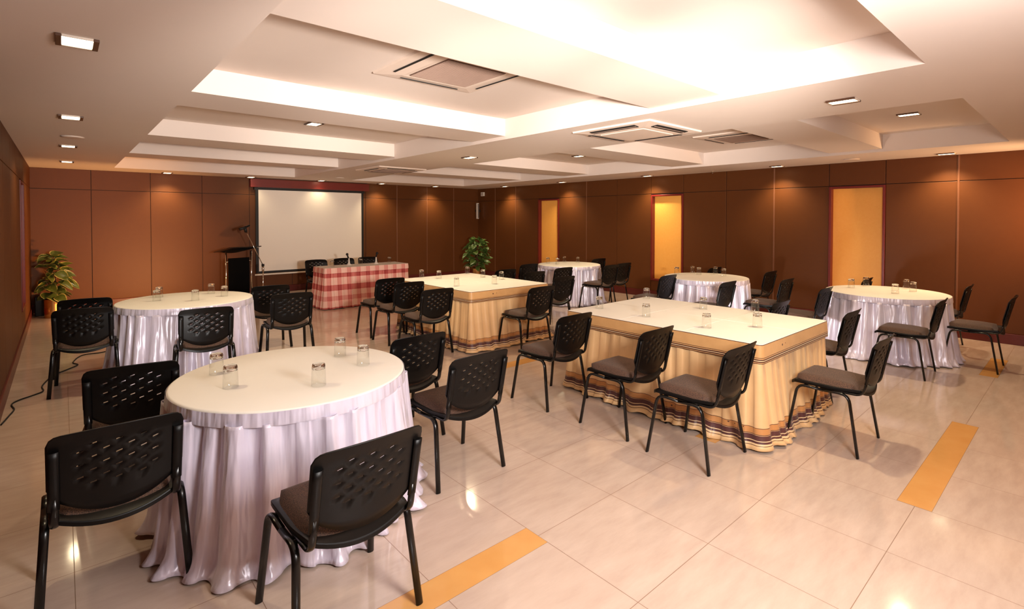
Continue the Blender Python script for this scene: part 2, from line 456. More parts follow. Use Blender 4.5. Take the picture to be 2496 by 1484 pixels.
# ------------------------------------------------------------------ chair
def make_chair():
    t = empty('perforated_back_chair', 'x', 'chair')
    # back shell: local +y is the way the sitter faces
    xs = []
    cols = [(-3+k)*.041 for k in range(7)]
    xl = [-.225,-.215,-.20,-.18,-.155]
    for c in cols: xl += [c-.0105, c+.0105]
    xl += [.155,.18,.20,.215,.225]
    rowsA = [.764,.708,.652,.596]; rowsB = [.736,.680,.624]
    zl = []
    for z in sorted(rowsA+rowsB): zl += [z-.0032, z+.0032]
    def ztop(x):
        a = abs(x); z = .830 - .012*(a/.225)**2
        if a > .185: z -= .04*(1-math.sqrt(max(0, 1-((a-.185)/.04)**2)))
        return z
    def zbot(x):
        a = abs(x)/.225
        return .460 + .105*a**2.1 + (.03*max(0, (a-.88)/.12))
    def yy(x, z):
        y = -.235 - .075*((z-.47)/.34) - .028*(1-(x/.225)**2)
        if z > .77: y -= .25*(z-.77)
        return y
    bm = bmesh.new()
    grid = []
    def tilt(x):
        for c in cols:
            if abs(x-(c-.0105)) < 1e-4: return -.0030
            if abs(x-(c+.0105)) < 1e-4: return .0030
        return 0
    for x in xl:
        zb, zt = zbot(x), ztop(x)
        zz = [zb, zb+(zl[0]-zb)*.33, zb+(zl[0]-zb)*.66] + [z+tilt(x) for z in zl] + [zl[-1]+(zt-zl[-1])*f for f in (.35,.7,.92,1)]
        grid.append([(x, z) for z in zz])
    nX, nZ = len(grid), len(grid[0])
    rowsS = sorted(rowsA+rowsB)
    th = .007
    def col(i, j, s):
        x, z = grid[i][j]; return (x, yy(x, z) + s*th/2, z)
    F = [[bm.verts.new(col(i, j, 1)) for j in range(nZ)] for i in range(nX)]
    K = [[bm.verts.new(col(i, j, -1)) for j in range(nZ)] for i in range(nX)]
    solid = {}
    for i in range(nX-1):
        for j in range(nZ-1):
            hole = False
            if 3 <= j < 3+len(zl) and (j-3) % 2 == 0 and 5 <= i < 5+14 and (i-5) % 2 == 0:
                r = rowsS[(j-3)//2]; k = (i-5)//2
                hole = (r in rowsA and k % 2 == 1) or (r in rowsB and k % 2 == 0)
            solid[i, j] = not hole
    for (i, j), s in solid.items():
        if not s: continue
        f = bm.faces.new((F[i][j], F[i+1][j], F[i+1][j+1], F[i][j+1])); f.smooth = True
        f = bm.faces.new((K[i][j], K[i][j+1], K[i+1][j+1], K[i+1][j])); f.smooth = True
        for di, dj, a, b in ((-1,0,(i,j),(i,j+1)),(1,0,(i+1,j+1),(i+1,j)),(0,-1,(i+1,j),(i,j)),(0,1,(i,j+1),(i+1,j+1))):
            if not solid.get((i+di, j+dj), False):
                bm.faces.new((F[a[0]][a[1]], F[b[0]][b[1]], K[b[0]][b[1]], K[a[0]][a[1]]))
    back = obj('backrest', bm, M['black'], t)
    for s in (-1, 1):          # moulded sleeves that take the uprights
        bm = bmesh.new()
        pts = [(s*.203, yy(s*.203, z)-.012, z) for z in (.51,.58,.65,.72,.758)]
        add_tube(bm, pts, 0, n=12, flat=(.019,.009), up=(0,1,0))
        obj('sleeve', bm, M['black'], back)
    # uprights: from under the seat back and up into the sleeves
    for s in (-1, 1):
        bm = bmesh.new()
        p = bend([(s*.203,.02,.424),(s*.203,-.245,.424),(s*.203,yy(s*.203,.56)-.012,.56)], .055, 6)
        add_tube(bm, p, 0, n=10, flat=(.016,.009))
        obj('upright', bm, M['tube'], t)
    # seat pan (black shell) with a curved rear lip, cushion on top
    bm = bmesh.new()
    n = 14; top = []; bot = []
    for j in range(n+1):
        v = j/n; y = .222 - v*.452
        rt = []; rb = []
        for i in range(n+1):
            u = -1 + 2*i/n
            w = .222 - .018*max(0, v-.6)/.4
            if v < .12: w -= .03*(1-math.sqrt(1-((.12-v)/.12)**2))
            x = u*w
            z = .450 - (.02*((.1-v)/.1)**2 if v < .1 else 0)
            dip = -.034*max(0, (v-.55)/.45)**1.5*(1-u*u) + .012*max(0, (v-.7)/.3)*u*u
            yb = y - .03*v**6*(1-u*u)
            rt.append(bm.verts.new((x, yb, z+dip))); rb.append(bm.verts.new((x, yb, z+dip-.024)))
        top.append(rt); bot.append(rb)
    for j in range(n):
        for i in range(n):
            f = bm.faces.new((top[j][i], top[j][i+1], top[j+1][i+1], top[j+1][i])); f.smooth = True
            f = bm.faces.new((bot[j][i], bot[j+1][i], bot[j+1][i+1], bot[j][i+1])); f.smooth = True
    for i in range(n):
        bm.faces.new((top[0][i], bot[0][i], bot[0][i+1], top[0][i+1])); bm.faces.new((top[n][i], top[n][i+1], bot[n][i+1], bot[n][i]))
        bm.faces.new((top[i][0], top[i+1][0], bot[i+1][0], bot[i][0])); bm.faces.new((top[i][n], bot[i][n], bot[i+1][n], top[i+1][n]))
    obj('seat_pan', bm, M['black'], t, bevel=.005)
    bm = bmesh.new(); n = 16; rows = []
    def cush(u, v):
        w = .205; x = u*w; y = .210 - v*.413
        e = max(abs(u), abs(2*v-1)); 
        # superellipse outline
        q = (abs(u)**5 + abs(2*v-1)**5)**(1/5)
        if q > 1: x /= q; y = .0035 + (y-.0035)/q
        h = .040*(1-max(0, (e-.72)/.28)**2.6)
        dip = -.03*max(0, (v-.6)/.4)**1.5*(1-u*u)
        return (x, y, .447 + h + dip + .004*(1-u*u))
    rows = [[bm.verts.new(cush(-1+2*i/n, j/n)) for i in range(n+1)] for j in range(n+1)]
    for j in range(n):
        for i in range(n):
            f = bm.faces.new((rows[j][i], rows[j][i+1], rows[j+1][i+1], rows[j+1][i])); f.smooth = True
    obj('seat_cushion', bm, M['seat'], t)
    # legs: a flat oval tube per side, front foot - under the seat - rear foot
    for s in (-1, 1):
        for e in (1, -1):
            bm = bmesh.new()
            p = bend([(s*.258, e*.232, 0), (s*.232, e*.165, .420), (s*.232, 0, .414)], .06, 6)
            add_tube(bm, p, 0, n=10, flat=(.0095,.0165), up=(1,0,0))
            obj('leg', bm, M['tube'], t)
    for y in (.12, -.12):
        bm = bmesh.new()
        add_tube(bm, [(-.235, y, .416), (.235, y, .416)], .010, n=10)
        obj('crossbar', bm, M['tube'], t)
    return t
chair0 = make_chair(); chair_used = [False]
CH = list(chair0.children)
def place_chair(x, y, label, group, rot=0, face=1):
    if not chair_used[0]:
        c = chair0; chair_used[0] = True
    else:
        c = copy_tree(chair0)
    c.location = (x, y, 0); c.rotation_euler = (0, 0, math.radians(rot) + (0 if face > 0 else PI))
    c['label'] = label; c['group'] = group
    return c

g1 = 'chairs around the nearest round table'; g2 = 'chairs around the round table on the left'
gs = 'chairs behind the plaid speakers table'; q1 = 'chairs beside the farther gold skirted table'
q2 = 'chairs beside the nearer gold skirted table'; g3 = 'chairs around the farthest round table'
g4 = 'chairs around the round table before the middle window'; g5 = 'chairs around the right-hand round table'
CHAIRS = [
 (.165,2.93,0,1,g1,'black chair in the bottom left corner, seen from behind, left of the nearest round table'),
 (.875,2.12,0,1,g1,'black chair with brown speckled seat standing closest in front of the nearest round table'),
 (1.94,2.815,0,1,g1,'black chair with whole seat visible, right of the nearest round table'),
 (1.92,3.50,0,1,g1,'black chair half hidden behind the right rim of the nearest round table'),
 (.33,3.92,-7,1,g1,'black chair directly behind the bottom left corner chair, its legs hidden'),
 (1.04,5.78,-6,1,g2,'black chair in front of the left round table, perforations showing white cloth'),
 (.17,6.50,-6,1,g2,'black chair left of the left round table, nearer of the overlapping two'),
 (.19,7.25,-3,1,g2,'black chair left of the left round table, only its top showing behind another'),
 (1.97,6.25,-6,1,g2,'black chair right of the left round table, nearer of the overlapping two'),
 (1.98,7.10,-5,1,g2,'black chair right of the left round table, farther one near the lectern'),
 (3.87,10.12,0,-1,gs,'leftmost black chair behind the plaid table, before the screen'),
 (4.47,10.16,0,-1,gs,'middle black chair behind the plaid table, before the screen'),
 (5.01,10.16,0,-1,gs,'rightmost black chair behind the plaid table, at the screen edge'),
 (3.46,6.83,0,1,q1,'farthest black chair left of the farther gold skirted table, by the plaid table'),
 (3.44,6.27,0,1,q1,'middle black chair left of the farther gold skirted table'),
 (3.37,5.47,-2,1,q1,'nearest black chair left of the farther gold skirted table'),
 (4.44,4.80,0,1,q1,'black chair in the aisle before the farther gold skirted table, with shiny back'),
 (5.47,5.38,0,1,q1,'black chair at the right corner of the farther gold skirted table'),
 (5.62,6.15,0,1,q1,'black chair right of the farther gold skirted table, only its rounded top visible'),
 (5.50,6.72,0,1,q1,'black chair behind the farther gold skirted table, a sliver beside the glasses'),
 (6.47,6.32,0,1,g3,'black chair left of the farthest round table, perforated back against its cloth'),
 (6.50,7.22,0,1,g3,'dark chair left of the farthest round table, below the farthest amber window'),
 (8.50,7.20,0,1,g3,'dark chair behind the right rim of the farthest round table'),
 (7.50,6.10,0,1,g3,'dark chair in front right of the farthest round table, seat against its cloth'),
 (8.00,6.19,0,1,g3,'dark chair nearest the wall, right of the farthest round table'),
 (3.365,3.30,0,1,q2,'farthest black chair left of the nearer gold skirted table'),
 (3.40,2.50,0,1,q2,'middle black chair left of the nearer gold skirted table'),
 (3.365,1.845,0,1,q2,'nearest black chair left of the nearer gold skirted table, at its corner'),
 (4.36,1.285,0,1,q2,'black chair in profile before the nearer gold skirted table, in the open floor'),
 (5.42,1.76,0,1,q2,'black chair at the right corner of the nearer gold skirted table, no seat visible'),
 (5.47,2.40,0,1,q2,'black chair behind the nearer gold skirted table, only its top edge showing'),
 (6.76,4.48,0,1,g4,'black chair left of the middle round table, its back shining'),
 (6.66,3.52,0,1,g4,'black chair in front of the middle round table, rounded seat visible'),
 (8.45,4.62,0,1,g4,'dark chair behind the middle round table, only a tip above the rim'),
 (8.52,3.72,0,1,g4,'dark chair right of the middle round table, farther one by the wall'),
 (7.60,3.13,0,1,g4,'dark chair right of the middle round table, nearer one with seat visible'),
 (6.99,2.46,0,1,g5,'black chair left of the right-hand round table, beside the widest window'),
 (6.86,1.35,0,1,g5,'black chair in profile before the right-hand round table'),
 (8.62,1.35,0,1,g5,'black chair behind the right rim of the right-hand round table, against the wall'),
 (7.72,.885,0,1,g5,'rightmost black chair, in profile with long brown seat'),
 (8.56,2.42,0,1,g5,'dark chair behind the right-hand round table, only a curved tip showing'),
]
for x, y, r, f, g, l in CHAIRS: place_chair(x, y, l, g, r, f)

# ------------------------------------------------------------------ cloth skirts
def smoothnoise(rng, n):
    k = [rng.uniform(-1, 1) for _ in range(n)]
    def f(t):
        t = (t % 1)*n; i = int(t); u = t-i; u = u*u*(3-2*u)
        return k[i % n]*(1-u) + k[(i+1) % n]*u
    return f

def skirt(name, path, normal_at, L, z_top, seed, pleats, amp, flare, mats, parent, nseg, hem_wave=.012, rows=26, puddle=.0, gather=.25):
    """path(t)->(x,y), closed; cloth pleated more towards the floor"""
    rng = random.Random(seed)
    n1 = smoothnoise(rng, pleats); n2 = smoothnoise(rng, int(pleats*2.3)); n3 = smoothnoise(rng, int(pleats*.45))
    n4 = smoothnoise(rng, int(pleats*1.2)); ph = [rng.uniform(0, 6.28) for _ in range(3)]
    warp = smoothnoise(rng, 9)
    bm = bmesh.new(); uvl = bm.loops.layers.uv.new('UVMap')
    ring = []
    def prof(t, h):
        # h: 0 top .. 1 floor
        tw = t + warp(t)*.006*h
        a = math.sin(2*PI*pleats*tw + 2.2*n3(tw) + ph[0])
        a = math.copysign(abs(a)**.6, a)
        b = n1(tw + .003*math.sin(h*3)); c = n2(tw)
        fade = (gather + (1-gather)*h**.8)
        d = amp*fade*(.55*a + .55*b) + amp*.35*c*(1-.5*h)
        d += flare*h**1.3*(1+.35*n3(t)) + puddle*max(0, (h-.86)/.14)**2*(.6+.6*n1(tw))
        return d
    for j in range(rows+1):
        h = j/rows; r_ = []
        for i in range(nseg):
            t = i/nseg
            x, y = path(t); nx, ny = normal_at(t)
            d = prof(t, h)
            z = z_top*(1-h) + (hem_wave*(1+n4(t))*h**3 + .003)*h
            r_.append((bm.verts.new((x+nx*d, y+ny*d, z)), t*L, z_top*(1-h)))
        ring.append(r_)
    for j in range(rows):
        A, B = ring[j], ring[j+1]
        for i in range(nseg):
            k = (i+1) % nseg
            f = bm.faces.new((A[i][0], B[i][0], B[k][0], A[k][0])); f.smooth = True
            u1 = A[i][1]; u2 = A[k][1] if k else L
            for lp, (u, v) in zip(f.loops, ((u1, A[i][2]), (u1, B[i][2]), (u2, B[i][2]), (u2, A[i][2]))): lp[uvl].uv = (u, v)
    o = obj(name, bm, mats, parent)
    s = o.modifiers.new('thick', 'SOLIDIFY'); s.thickness = .0025; s.offset = -1
    return o

def round_table(x, y, r, label, seed, rows=26, nseg=900):
    t = empty('round_table', label, 'table', (x, y, 0), 0, 'round tables with satin skirts')
    bm = bmesh.new()
    add_lathe(bm, [(0,.752),(r*.5,.752),(r-.012,.751),(r-.003,.748),(r,.742),(r,.72),(r-.004,.715),(0,.715)], 96)
    obj('tablecloth', bm, M['white_cloth'], t)
    # plain satin waistband at the top of the skirt
    bm = bmesh.new(); rng = random.Random(seed); w = smoothnoise(rng, 14)
    n = 160; R = []
    for k in range(n):
        a = 2*PI*k/n
        R.append([bm.verts.new(((r+dd)*math.cos(a), (r+dd)*math.sin(a), z + w(k/n)*.003)) for dd, z in ((.004,.744),(.006,.72),(.010,.685),(.008,.678))])
    for k in range(n):
        A, B = R[k], R[(k+1) % n]
        for q in range(3):
            f = bm.faces.new((A[q], A[q+1], B[q+1], B[q])); f.smooth = True
    obj('skirt_band', bm, M['satin'], t)
    skirt('skirt', lambda s: (r*math.cos(2*PI*s), r*math.sin(2*PI*s)), lambda s: (math.cos(2*PI*s), math.sin(2*PI*s)),
          2*PI*r, .69, seed, 30, .050, .065, M['satin'], t, nseg, puddle=.05, rows=rows, gather=.38)
    return t
round_table(1.02, 3.10, .630, 'nearest white satin skirted round table, with five glasses', 3, 40, 1400)
round_table(1.05, 6.74, .655, 'white satin skirted round table by the left wall and plant side', 5)
round_table(7.66, 6.97, .62, 'farthest white skirted round table, before the narrow amber window', 8, 20, 600)
round_table(7.59, 4.02, .62, 'white skirted round table before the middle amber window', 11, 20, 600)
round_table(7.72, 1.71, .635, 'white satin skirted round table at right, before the widest window', 14, 26, 900)

def rect_path(x0, x1, y0, y1, rc=.03):
    # sampled rounded rectangle: list of (x,y,nx,ny), uniform in arc length
    pts = []
    W, D = x1-x0, y1-y0
    corners = [((x1-rc, y0+rc), -PI/2), ((x1-rc, y1-rc), 0), ((x0+rc, y1-rc), PI/2), ((x0+rc, y0+rc), PI)]
    lens = [W-2*rc, PI/2*rc, D-2*rc, PI/2*rc]*2
    L = sum(lens)
    def at(t):
        s = (t % 1)*L
        for k in range(4):
            (cx, cy), a0 = corners[k]
            ln = lens[2*k]
            # straight before corner k
            ang = a0
            n = (math.cos(ang), math.sin(ang)); tx, ty = -n[1], n[0]
            if s <= ln:
                d = s-ln
                return (cx + n[0]*rc + tx*d, cy + n[1]*rc + ty*d, n[0], n[1])
            s -= ln
            if s <= lens[2*k+1]:
                a = a0 + s/rc
                return (cx+rc*math.cos(a), cy+rc*math.sin(a), math.cos(a), math.sin(a))
            s -= lens[2*k+1]
        return (x0+rc, y0, 0, -1)
    return at, L

def slab(a, z0, z1, n=160):
    bm = bmesh.new()
    P = [a(k/n) for k in range(n)]
    R = [[bm.verts.new((p[0]+p[2]*d, p[1]+p[3]*d, z)) for p in P] for d, z in ((.001,z0),(.002,z1-.004),(-.003,z1))]
    for A, B in zip(R, R[1:]):
        for k in range(n):
            bm.faces.new((A[k], A[(k+1) % n], B[(k+1) % n], B[k]))
    bm.faces.new(R[0]); bm.faces.new(R[-1]); return bm

def gold_table(x0, x1, y0, y1, label, seed):
    cx, cy = (x0+x1)/2, (y0+y1)/2
    t = empty('banquet_table', label, 'table', (cx, cy, 0), 0, 'gold skirted banquet tables')
    a, L = rect_path(x0-cx, x1-cx, y0-cy, y1-cy)
    obj('tablecloth', slab(a, .72, .752), M['white_cloth'], t)
    # seams between the pushed-together tables: shallow ridge lines under the cloth
    bm = bmesh.new()
    for f in (1/3, 2/3):
        yy_ = (y0-cy) + (y1-y0)*f
        add_tube(bm, [(x0-cx+.01, yy_, .7512), (x1-cx-.01, yy_, .7512)], .0022, n=6)
    add_tube(bm, [(.02, y0-cy+.01, .7512), (.02, y1-cy-.01, .7512)], .0022, n=6)
    obj('cloth_fold', bm, M['white_cloth'], t)
    bm = bmesh.new(); uvl = bm.loops.layers.uv.new('UVMap'); rng = random.Random(seed); w = smoothnoise(rng, 40)
    n = 400; R = []
    for k in range(n):
        x, y, nx, ny = a(k/n)
        R.append([(bm.verts.new((x+nx*(dd+.004*w(k/n)*(1-vv/.135)), y+ny*(dd+.004*w(k/n)*(1-vv/.135)), z + (.003*w(k/n) if vv < .05 else 0))), k/n*L, vv) for dd, z, vv in ((.003,.751,.14),(.008,.70,.085),(.012,.65,.035),(.013,.616,0))])
    for k in range(n):
        A, B = R[k], R[(k+1) % n]
        for q in range(3):
            f = bm.faces.new((A[q][0], A[q+1][0], B[q+1][0], B[q][0])); f.smooth = True
            u2 = B[q][1] if k < n-1 else L
            for lp, uv in zip(f.loops, ((A[q][1], A[q][2]), (A[q][1], A[q+1][2]), (u2, A[q+1][2]), (u2, A[q][2]))): lp[uvl].uv = uv
    obj('valance', bm, M['goldband'], t)
    skirt('skirt', lambda s: a(s)[:2], lambda s: a(s)[2:], L, .64, seed, 50, .022, .055, M['gold'], t, 1600, rows=28, puddle=.045, gather=.3, hem_wave=.012)
    return t
gold_table(3.74, 5.11, 1.555, 3.43, 'nearer large gold skirted table with cream top and striped border', 21)
gold_table(3.77, 5.13, 5.06, 6.90, 'farther large gold skirted table with cream top, beyond the nearer one', 33)

def plaid_table():
    x0, x1, y0, y1 = 3.58, 5.30, 9.22, 9.80
    cx, cy = (x0+x1)/2, (y0+y1)/2
    t = empty('speakers_table', 'long table with red and white plaid skirt before the screen', 'table', (cx, cy, 0))
    a, L = rect_path(x0-cx, x1-cx, y0-cy, y1-cy)
    obj('tablecloth', slab(a, .72, .752), M['white_cloth'], t)
    bm = bmesh.new(); uvl = bm.loops.layers.uv.new('UVMap'); n = 300; R = []
    for k in range(n):
        x, y, nx, ny = a(k/n)
        R.append([(bm.verts.new((x+nx*dd, y+ny*dd, z)), k/n*L, z) for dd, z in ((.003,.752),(.010,.70),(.012,.655))])
    for k in range(n):
        A, B = R[k], R[(k+1) % n]
        for q in range(2):
            f = bm.faces.new((A[q][0], A[q+1][0], B[q+1][0], B[q][0])); f.smooth = True
            u2 = B[q][1] if k < n-1 else L
            for lp, uv in zip(f.loops, ((A[q][1], A[q][2]), (A[q][1], A[q+1][2]), (u2, A[q+1][2]), (u2, A[q][2]))): lp[uvl].uv = uv
    obj('valance', bm, M['plaidband'], t)
    skirt('skirt', lambda s: a(s)[:2], lambda s: a(s)[2:], L, .67, 51, 58, .014, .06, M['plaid'], t, 900, rows=14, gather=.5)
plaid_table()

# ------------------------------------------------------------------ glasses
def make_glass():
    bm = bmesh.new()
    # inverted tumbler: rim on the table, thin walls, thick solid base uppermost
    add_lathe(bm, [(.0372,.0),(.0382,.0015),(.0365,.05),(.0345,.098)], 32, mi=1)
    add_lathe(bm, [(0,.1025),(.012,.101),(.026,.098),(.0325,.0915),(.0346,.0915),(.0348,.100),(.0340,.111),(.0310,.118),(.026,.1195),(.022,.1165),(.012,.1155),(0,.1155)], 32, mi=0)
    return obj('upturned_tumbler', bm, [M['glass'], M['thin']])
gl0 = make_glass(); glu = [False]
def glass(x, y, label, group):
    if glu[0]: o = gl0.copy(); C.objects.link(o)
    else: o = gl0; glu[0] = True
    o.location = (x, y, .7523); o.rotation_euler = (0, 0, x*7 % 6.28)
    tag(o, label, 'glass', group)
G_ = 'tumblers on the nearest round table'
for x, y, l in [(.664,3.352,'upturned tumbler on the nearest round table, rearmost of the left pair'),
                (.666,3.033,'upturned tumbler on the nearest round table, front one of the left pair'),
                (1.032,2.756,'upturned tumbler standing alone front centre on the nearest round table'),
                (1.363,3.261,'upturned tumbler nearest the back rim of the nearest round table'),
                (1.385,2.965,'upturned tumbler nearest the right rim of the nearest round table')]: glass(x, y, l, G_)
G_ = 'tumblers on the left round table'
for x, y, l in [(.771,6.783,'upturned tumbler on the left round table, front one of the overlapping pair'),
                (.829,7.085,'upturned tumbler on the left round table, hidden behind its twin'),
                (1.095,6.537,'upturned tumbler in the middle of the left round table'),
                (1.343,7.023,'upturned tumbler at the far rim of the left round table'),
                (1.415,6.697,'upturned tumbler on the left round table, rightmost, before the lectern')]: glass(x, y, l, G_)
G_ = 'tumblers on the farther gold skirted table'
for x, y, l in [(4.165,6.85,'tumbler at the far left corner of the farther gold table, by the plaid table'),
                (4.288,6.554,'tumbler second from left on the farther gold table'),
                (3.991,5.67,'tumbler nearest the left edge of the farther gold table'),
                (5.00,6.80,'tumbler at the far back corner of the farther gold table'),
                (4.891,6.246,'tumbler in front of the corner plant on the farther gold table'),
                (4.514,5.505,'tumbler nearest the viewer on the farther gold table'),
                (4.932,5.85,'rightmost tumbler on the farther gold table')]: glass(x, y, l, G_)
G_ = 'tumblers on the nearer gold skirted table'
for x, y, l in [(4.063,3.285,'leftmost tumbler on the nearer gold table, by its far left corner'),
                (4.972,3.341,'tumbler at the far corner of the nearer gold table'),
                (4.046,2.722,'tumbler second along the left side of the nearer gold table'),
                (4.808,2.57,'tumbler on the nearer gold table before the profile chair back'),
                (4.008,2.112,'front middle tumbler on the nearer gold table'),
                (5.04,2.16,'rear one of the overlapping pair on the nearer gold table'),
                (4.343,1.841,'front one of the overlapping pair on the nearer gold table')]: glass(x, y, l, G_)
G_ = 'tumblers on the farthest round table'
for x, y, l in [(7.45,7.36,'leftmost tumbler on the farthest round table'), (7.46,7.10,'second tumbler from left on the farthest round table'),
                (7.92,7.34,'third tumbler from left on the farthest round table'), (8.00,7.04,'rightmost tumbler on the farthest round table')]: glass(x, y, l, G_)
G_ = 'tumblers on the middle round table'
for x, y, l in [(7.55,4.50,'leftmost tumbler on the middle round table'), (7.87,4.40,'second tumbler from left on the middle round table'),
                (7.75,4.22,'middle tumbler on the middle round table'), (8.04,4.09,'fourth tumbler from left on the middle round table'),
                (7.878,3.869,'rightmost tumbler on the middle round table')]: glass(x, y, l, G_)
G_ = 'tumblers on the right-hand round table'
for x, y, l in [(7.773,2.093,'leftmost tumbler on the right-hand round table'), (8.14,2.02,'tumbler at the far rim before the widest amber window'),
                (7.573,1.579,'tumbler nearest the viewer on the right-hand round table'),
                (8.24,1.60,'rear one of the touching pair on the right-hand round table'),
                (7.97,1.48,'front one of the touching pair on the right-hand round table')]: glass(x, y, l, G_)
G_ = 'tumblers on the plaid table'
for x, y, l in [(3.83,9.50,'leftmost tumbler on the plaid table'), (4.44,9.588,'tumbler between the microphones on the plaid table'),
                (5.08,9.62,'rightmost tumbler on the plaid table')]: glass(x, y, l, G_)

# ------------------------------------------------------------------ table microphones
for x, y, a, l in ((4.22,9.64,-1,'desk microphone on white stand, left one on the plaid table'), (4.76,9.57,0,'desk microphone on white stand, right one on the plaid table')):
    t = empty('desk_microphone', l, 'microphone', (x, y, .752), 0, 'microphones on the plaid table')
    bm = bmesh.new(); add_lathe(bm, [(0,0),(.055,0),(.055,.008),(.03,.02),(.016,.05),(.012,.12),(.012,.135),(0,.135)], 20)
    obj('stand', bm, M['whiteplastic'], t)
    bm = bmesh.new(); tip = (a*.045-.0, -.03, .20)
    add_tube(bm, [(0,.02,.125),(a*.02,0,.155),tip], .014, n=10)
    obj('handle', bm, M['black'], t)
    bm = bmesh.new(); bmesh.ops.create_uvsphere(bm, u_segments=14, v_segments=10, radius=.026, matrix=Matrix.Translation((a*.055, -.04, .215)))
    for f in bm.faces: f.smooth = True
    obj('microphone_head', bm, M['mic'], t)

# ------------------------------------------------------------------ lectern + mic stand
t = empty('lectern', 'open lectern of chrome posts with black panel and dark reading top', 'lectern', (2.63,11.2,0), math.radians(20))
matte = mat('matte_black_panel', (.03,.025,.025), .75, spec=.1, var=.1)
for s in (-1, 1):
    bm = bmesh.new(); add_tube(bm, [(s*.265,.0,.03),(s*.265,.0,1.02)], .015, n=12); obj('post', bm, M['chrome'], t)
    for z in (.82,.15):
        bm = bmesh.new(); add_tube(bm, [(s*.255,0,z),(s*.215,.0,z)], .011, n=8); obj('bracket', bm, M['chrome'], t)
bm = bmesh.new(); add_box(bm, -.22,.22,-.008,.008,.06,.885); obj('front_panel', bm, matte, t, bevel=.003)
bm = bmesh.new(); add_box(bm, -.32,.32,-.20,.22,0,.03); obj('base', bm, matte, t, bevel=.006)
R = Matrix.Translation((0,.03,1.055)) @ Matrix.Rotation(math.radians(-11), 4, 'X')
bm = bmesh.new(); add_box(bm, -.33,.33,-.27,.27,-.009,.009, 0, R)
obj('reading_top', bm, mat('dark_smoked_top', (.20,.15,.13), .2, var=.1), t, bevel=.004)
bm = bmesh.new(); n = 12
for k in range(n):
    x0, x1 = -.25+.5*k/n, -.25+.5*(k+1)/n
    f0, f1 = [-.010-.035*(1-(x/.25)**2) for x in (x0, x1)]
    v = [bm.verts.new(R @ Vector(p)) for p in ((x0,-.18,-.010),(x1,-.18,-.010),(x1,-.18,f1),(x0,-.18,f0),(x0,.2,-.010),(x1,.2,-.010),(x1,.2,f1),(x0,.2,f0))]
    for q in ((3,2,6,7),(4,5,1,0),(0,1,2,3),(7,6,5,4)): bm.faces.new([v[i] for i in q])
bmesh.ops.remove_doubles(bm, verts=bm.verts, dist=.0005)
obj('shelf', bm, matte, t)

t = empty('microphone_stand', 'chrome boom microphone stand right of the lectern', 'microphone stand', (2.98,10.86,0))
bm = bmesh.new(); add_tube(bm, [(0,0,.03),(0,0,.70)], .012, n=10); obj('pole', bm, M['chrome'], t)
bm = bmesh.new(); add_tube(bm, [(0,0,.60),(0,0,.73)], .022, n=10); obj('clutch', bm, M['chrome'], t)
bm = bmesh.new(); add_tube(bm, [(0,0,.72),(0,0,.765)], .027, n=10); obj('joint', bm, M['rubber'], t)
bm = bmesh.new(); add_lathe(bm, [(0,0),(.13,0),(.13,.015),(.03,.03),(0,.03)], 24); obj('round_base', bm, M['rubber'], t)
bm = bmesh.new(); add_tube(bm, [(0.01,0,.72),(-.30,.02,1.42)], .007, n=8); obj('boom', bm, M['chrome'], t)
bm = bmesh.new(); add_tube(bm, [(-.23,.02,1.53),(-.33,0,1.485),(-.42,-.02,1.455)], lambda u: .017+.012*u, n=12)
obj('microphone', bm, M['mic'], t)
bm = bmesh.new(); add_tube(bm, [(-.295,.02,1.40),(-.32,.01,1.49)], .028, n=10); obj('microphone_clip', bm, M['rubber'], t)

# ------------------------------------------------------------------ projection screen
t = empty('projection_screen', 'white pull-down projection screen with black border on the back wall', 'projection screen', (0,YB,0))
bm = bmesh.new(); add_box(bm, 3.25,5.645,-.110,-.104,.50,2.36); obj('screen_fabric', bm, M['screenfab'], t)
bm = bmesh.new()
add_box(bm, 3.19,3.25,-.112,-.103,.46,2.37); add_box(bm, 5.645,5.70,-.112,-.103,.46,2.37); add_box(bm, 3.25,5.645,-.112,-.103,.455,.50)
obj('black_border', bm, M['darkslot'], t)
bm = bmesh.new(); add_tube(bm, [(3.17,-.108,.425),(5.72,-.108,.425)], .018, n=12); obj('bottom_bar', bm, M['whiteplastic'], t)
bm = bmesh.new(); add_box(bm, 3.09,5.84,-.14,-.018,2.355,2.535)
bmx = bmesh.new(); add_box(bmx, 3.17,5.73,-.115,-.019,2.30,2.354); obj('case', bmx, M['darkslot'], t)
tag(obj('wooden_pelmet', bm, M['redwood'], loc=(0,YB,0), bevel=.004), 'red-brown wooden pelmet above the projection screen', 'pelmet')

# ------------------------------------------------------------------ plants
def leaf(bm, uvl, base, dirv, length, width, droop, roll):
    d = Vector(dirv).normalized(); side = d.cross(Vector((0,0,1)))
    if side.length < .1: side = Vector((1,0,0))
    side.normalize(); side = Matrix.Rotation(roll, 3, d) @ side
    nrm = side.cross(d); n = 6; rows = []
    for i in range(n+1):
        u = i/n; c = Vector(base) + d*length*u + Vector((0,0,-droop*u*u*length))
        w = width*math.sin(PI*min(1, u**.8*.98+.02))**.62
        rows.append([(bm.verts.new(c + side*w*s + nrm*abs(s)*w*.35), .5+.5*s, u) for s in (-1,-.5,0,.5,1)])
    for i in range(n):
        for k in range(4):
            q = (rows[i][k], rows[i][k+1], rows[i+1][k+1], rows[i+1][k])
            try: f = bm.faces.new([a[0] for a in q])
            except ValueError: continue
            f.smooth = True
            for lp, a in zip(f.loops, q): lp[uvl].uv = (a[1], a[2])

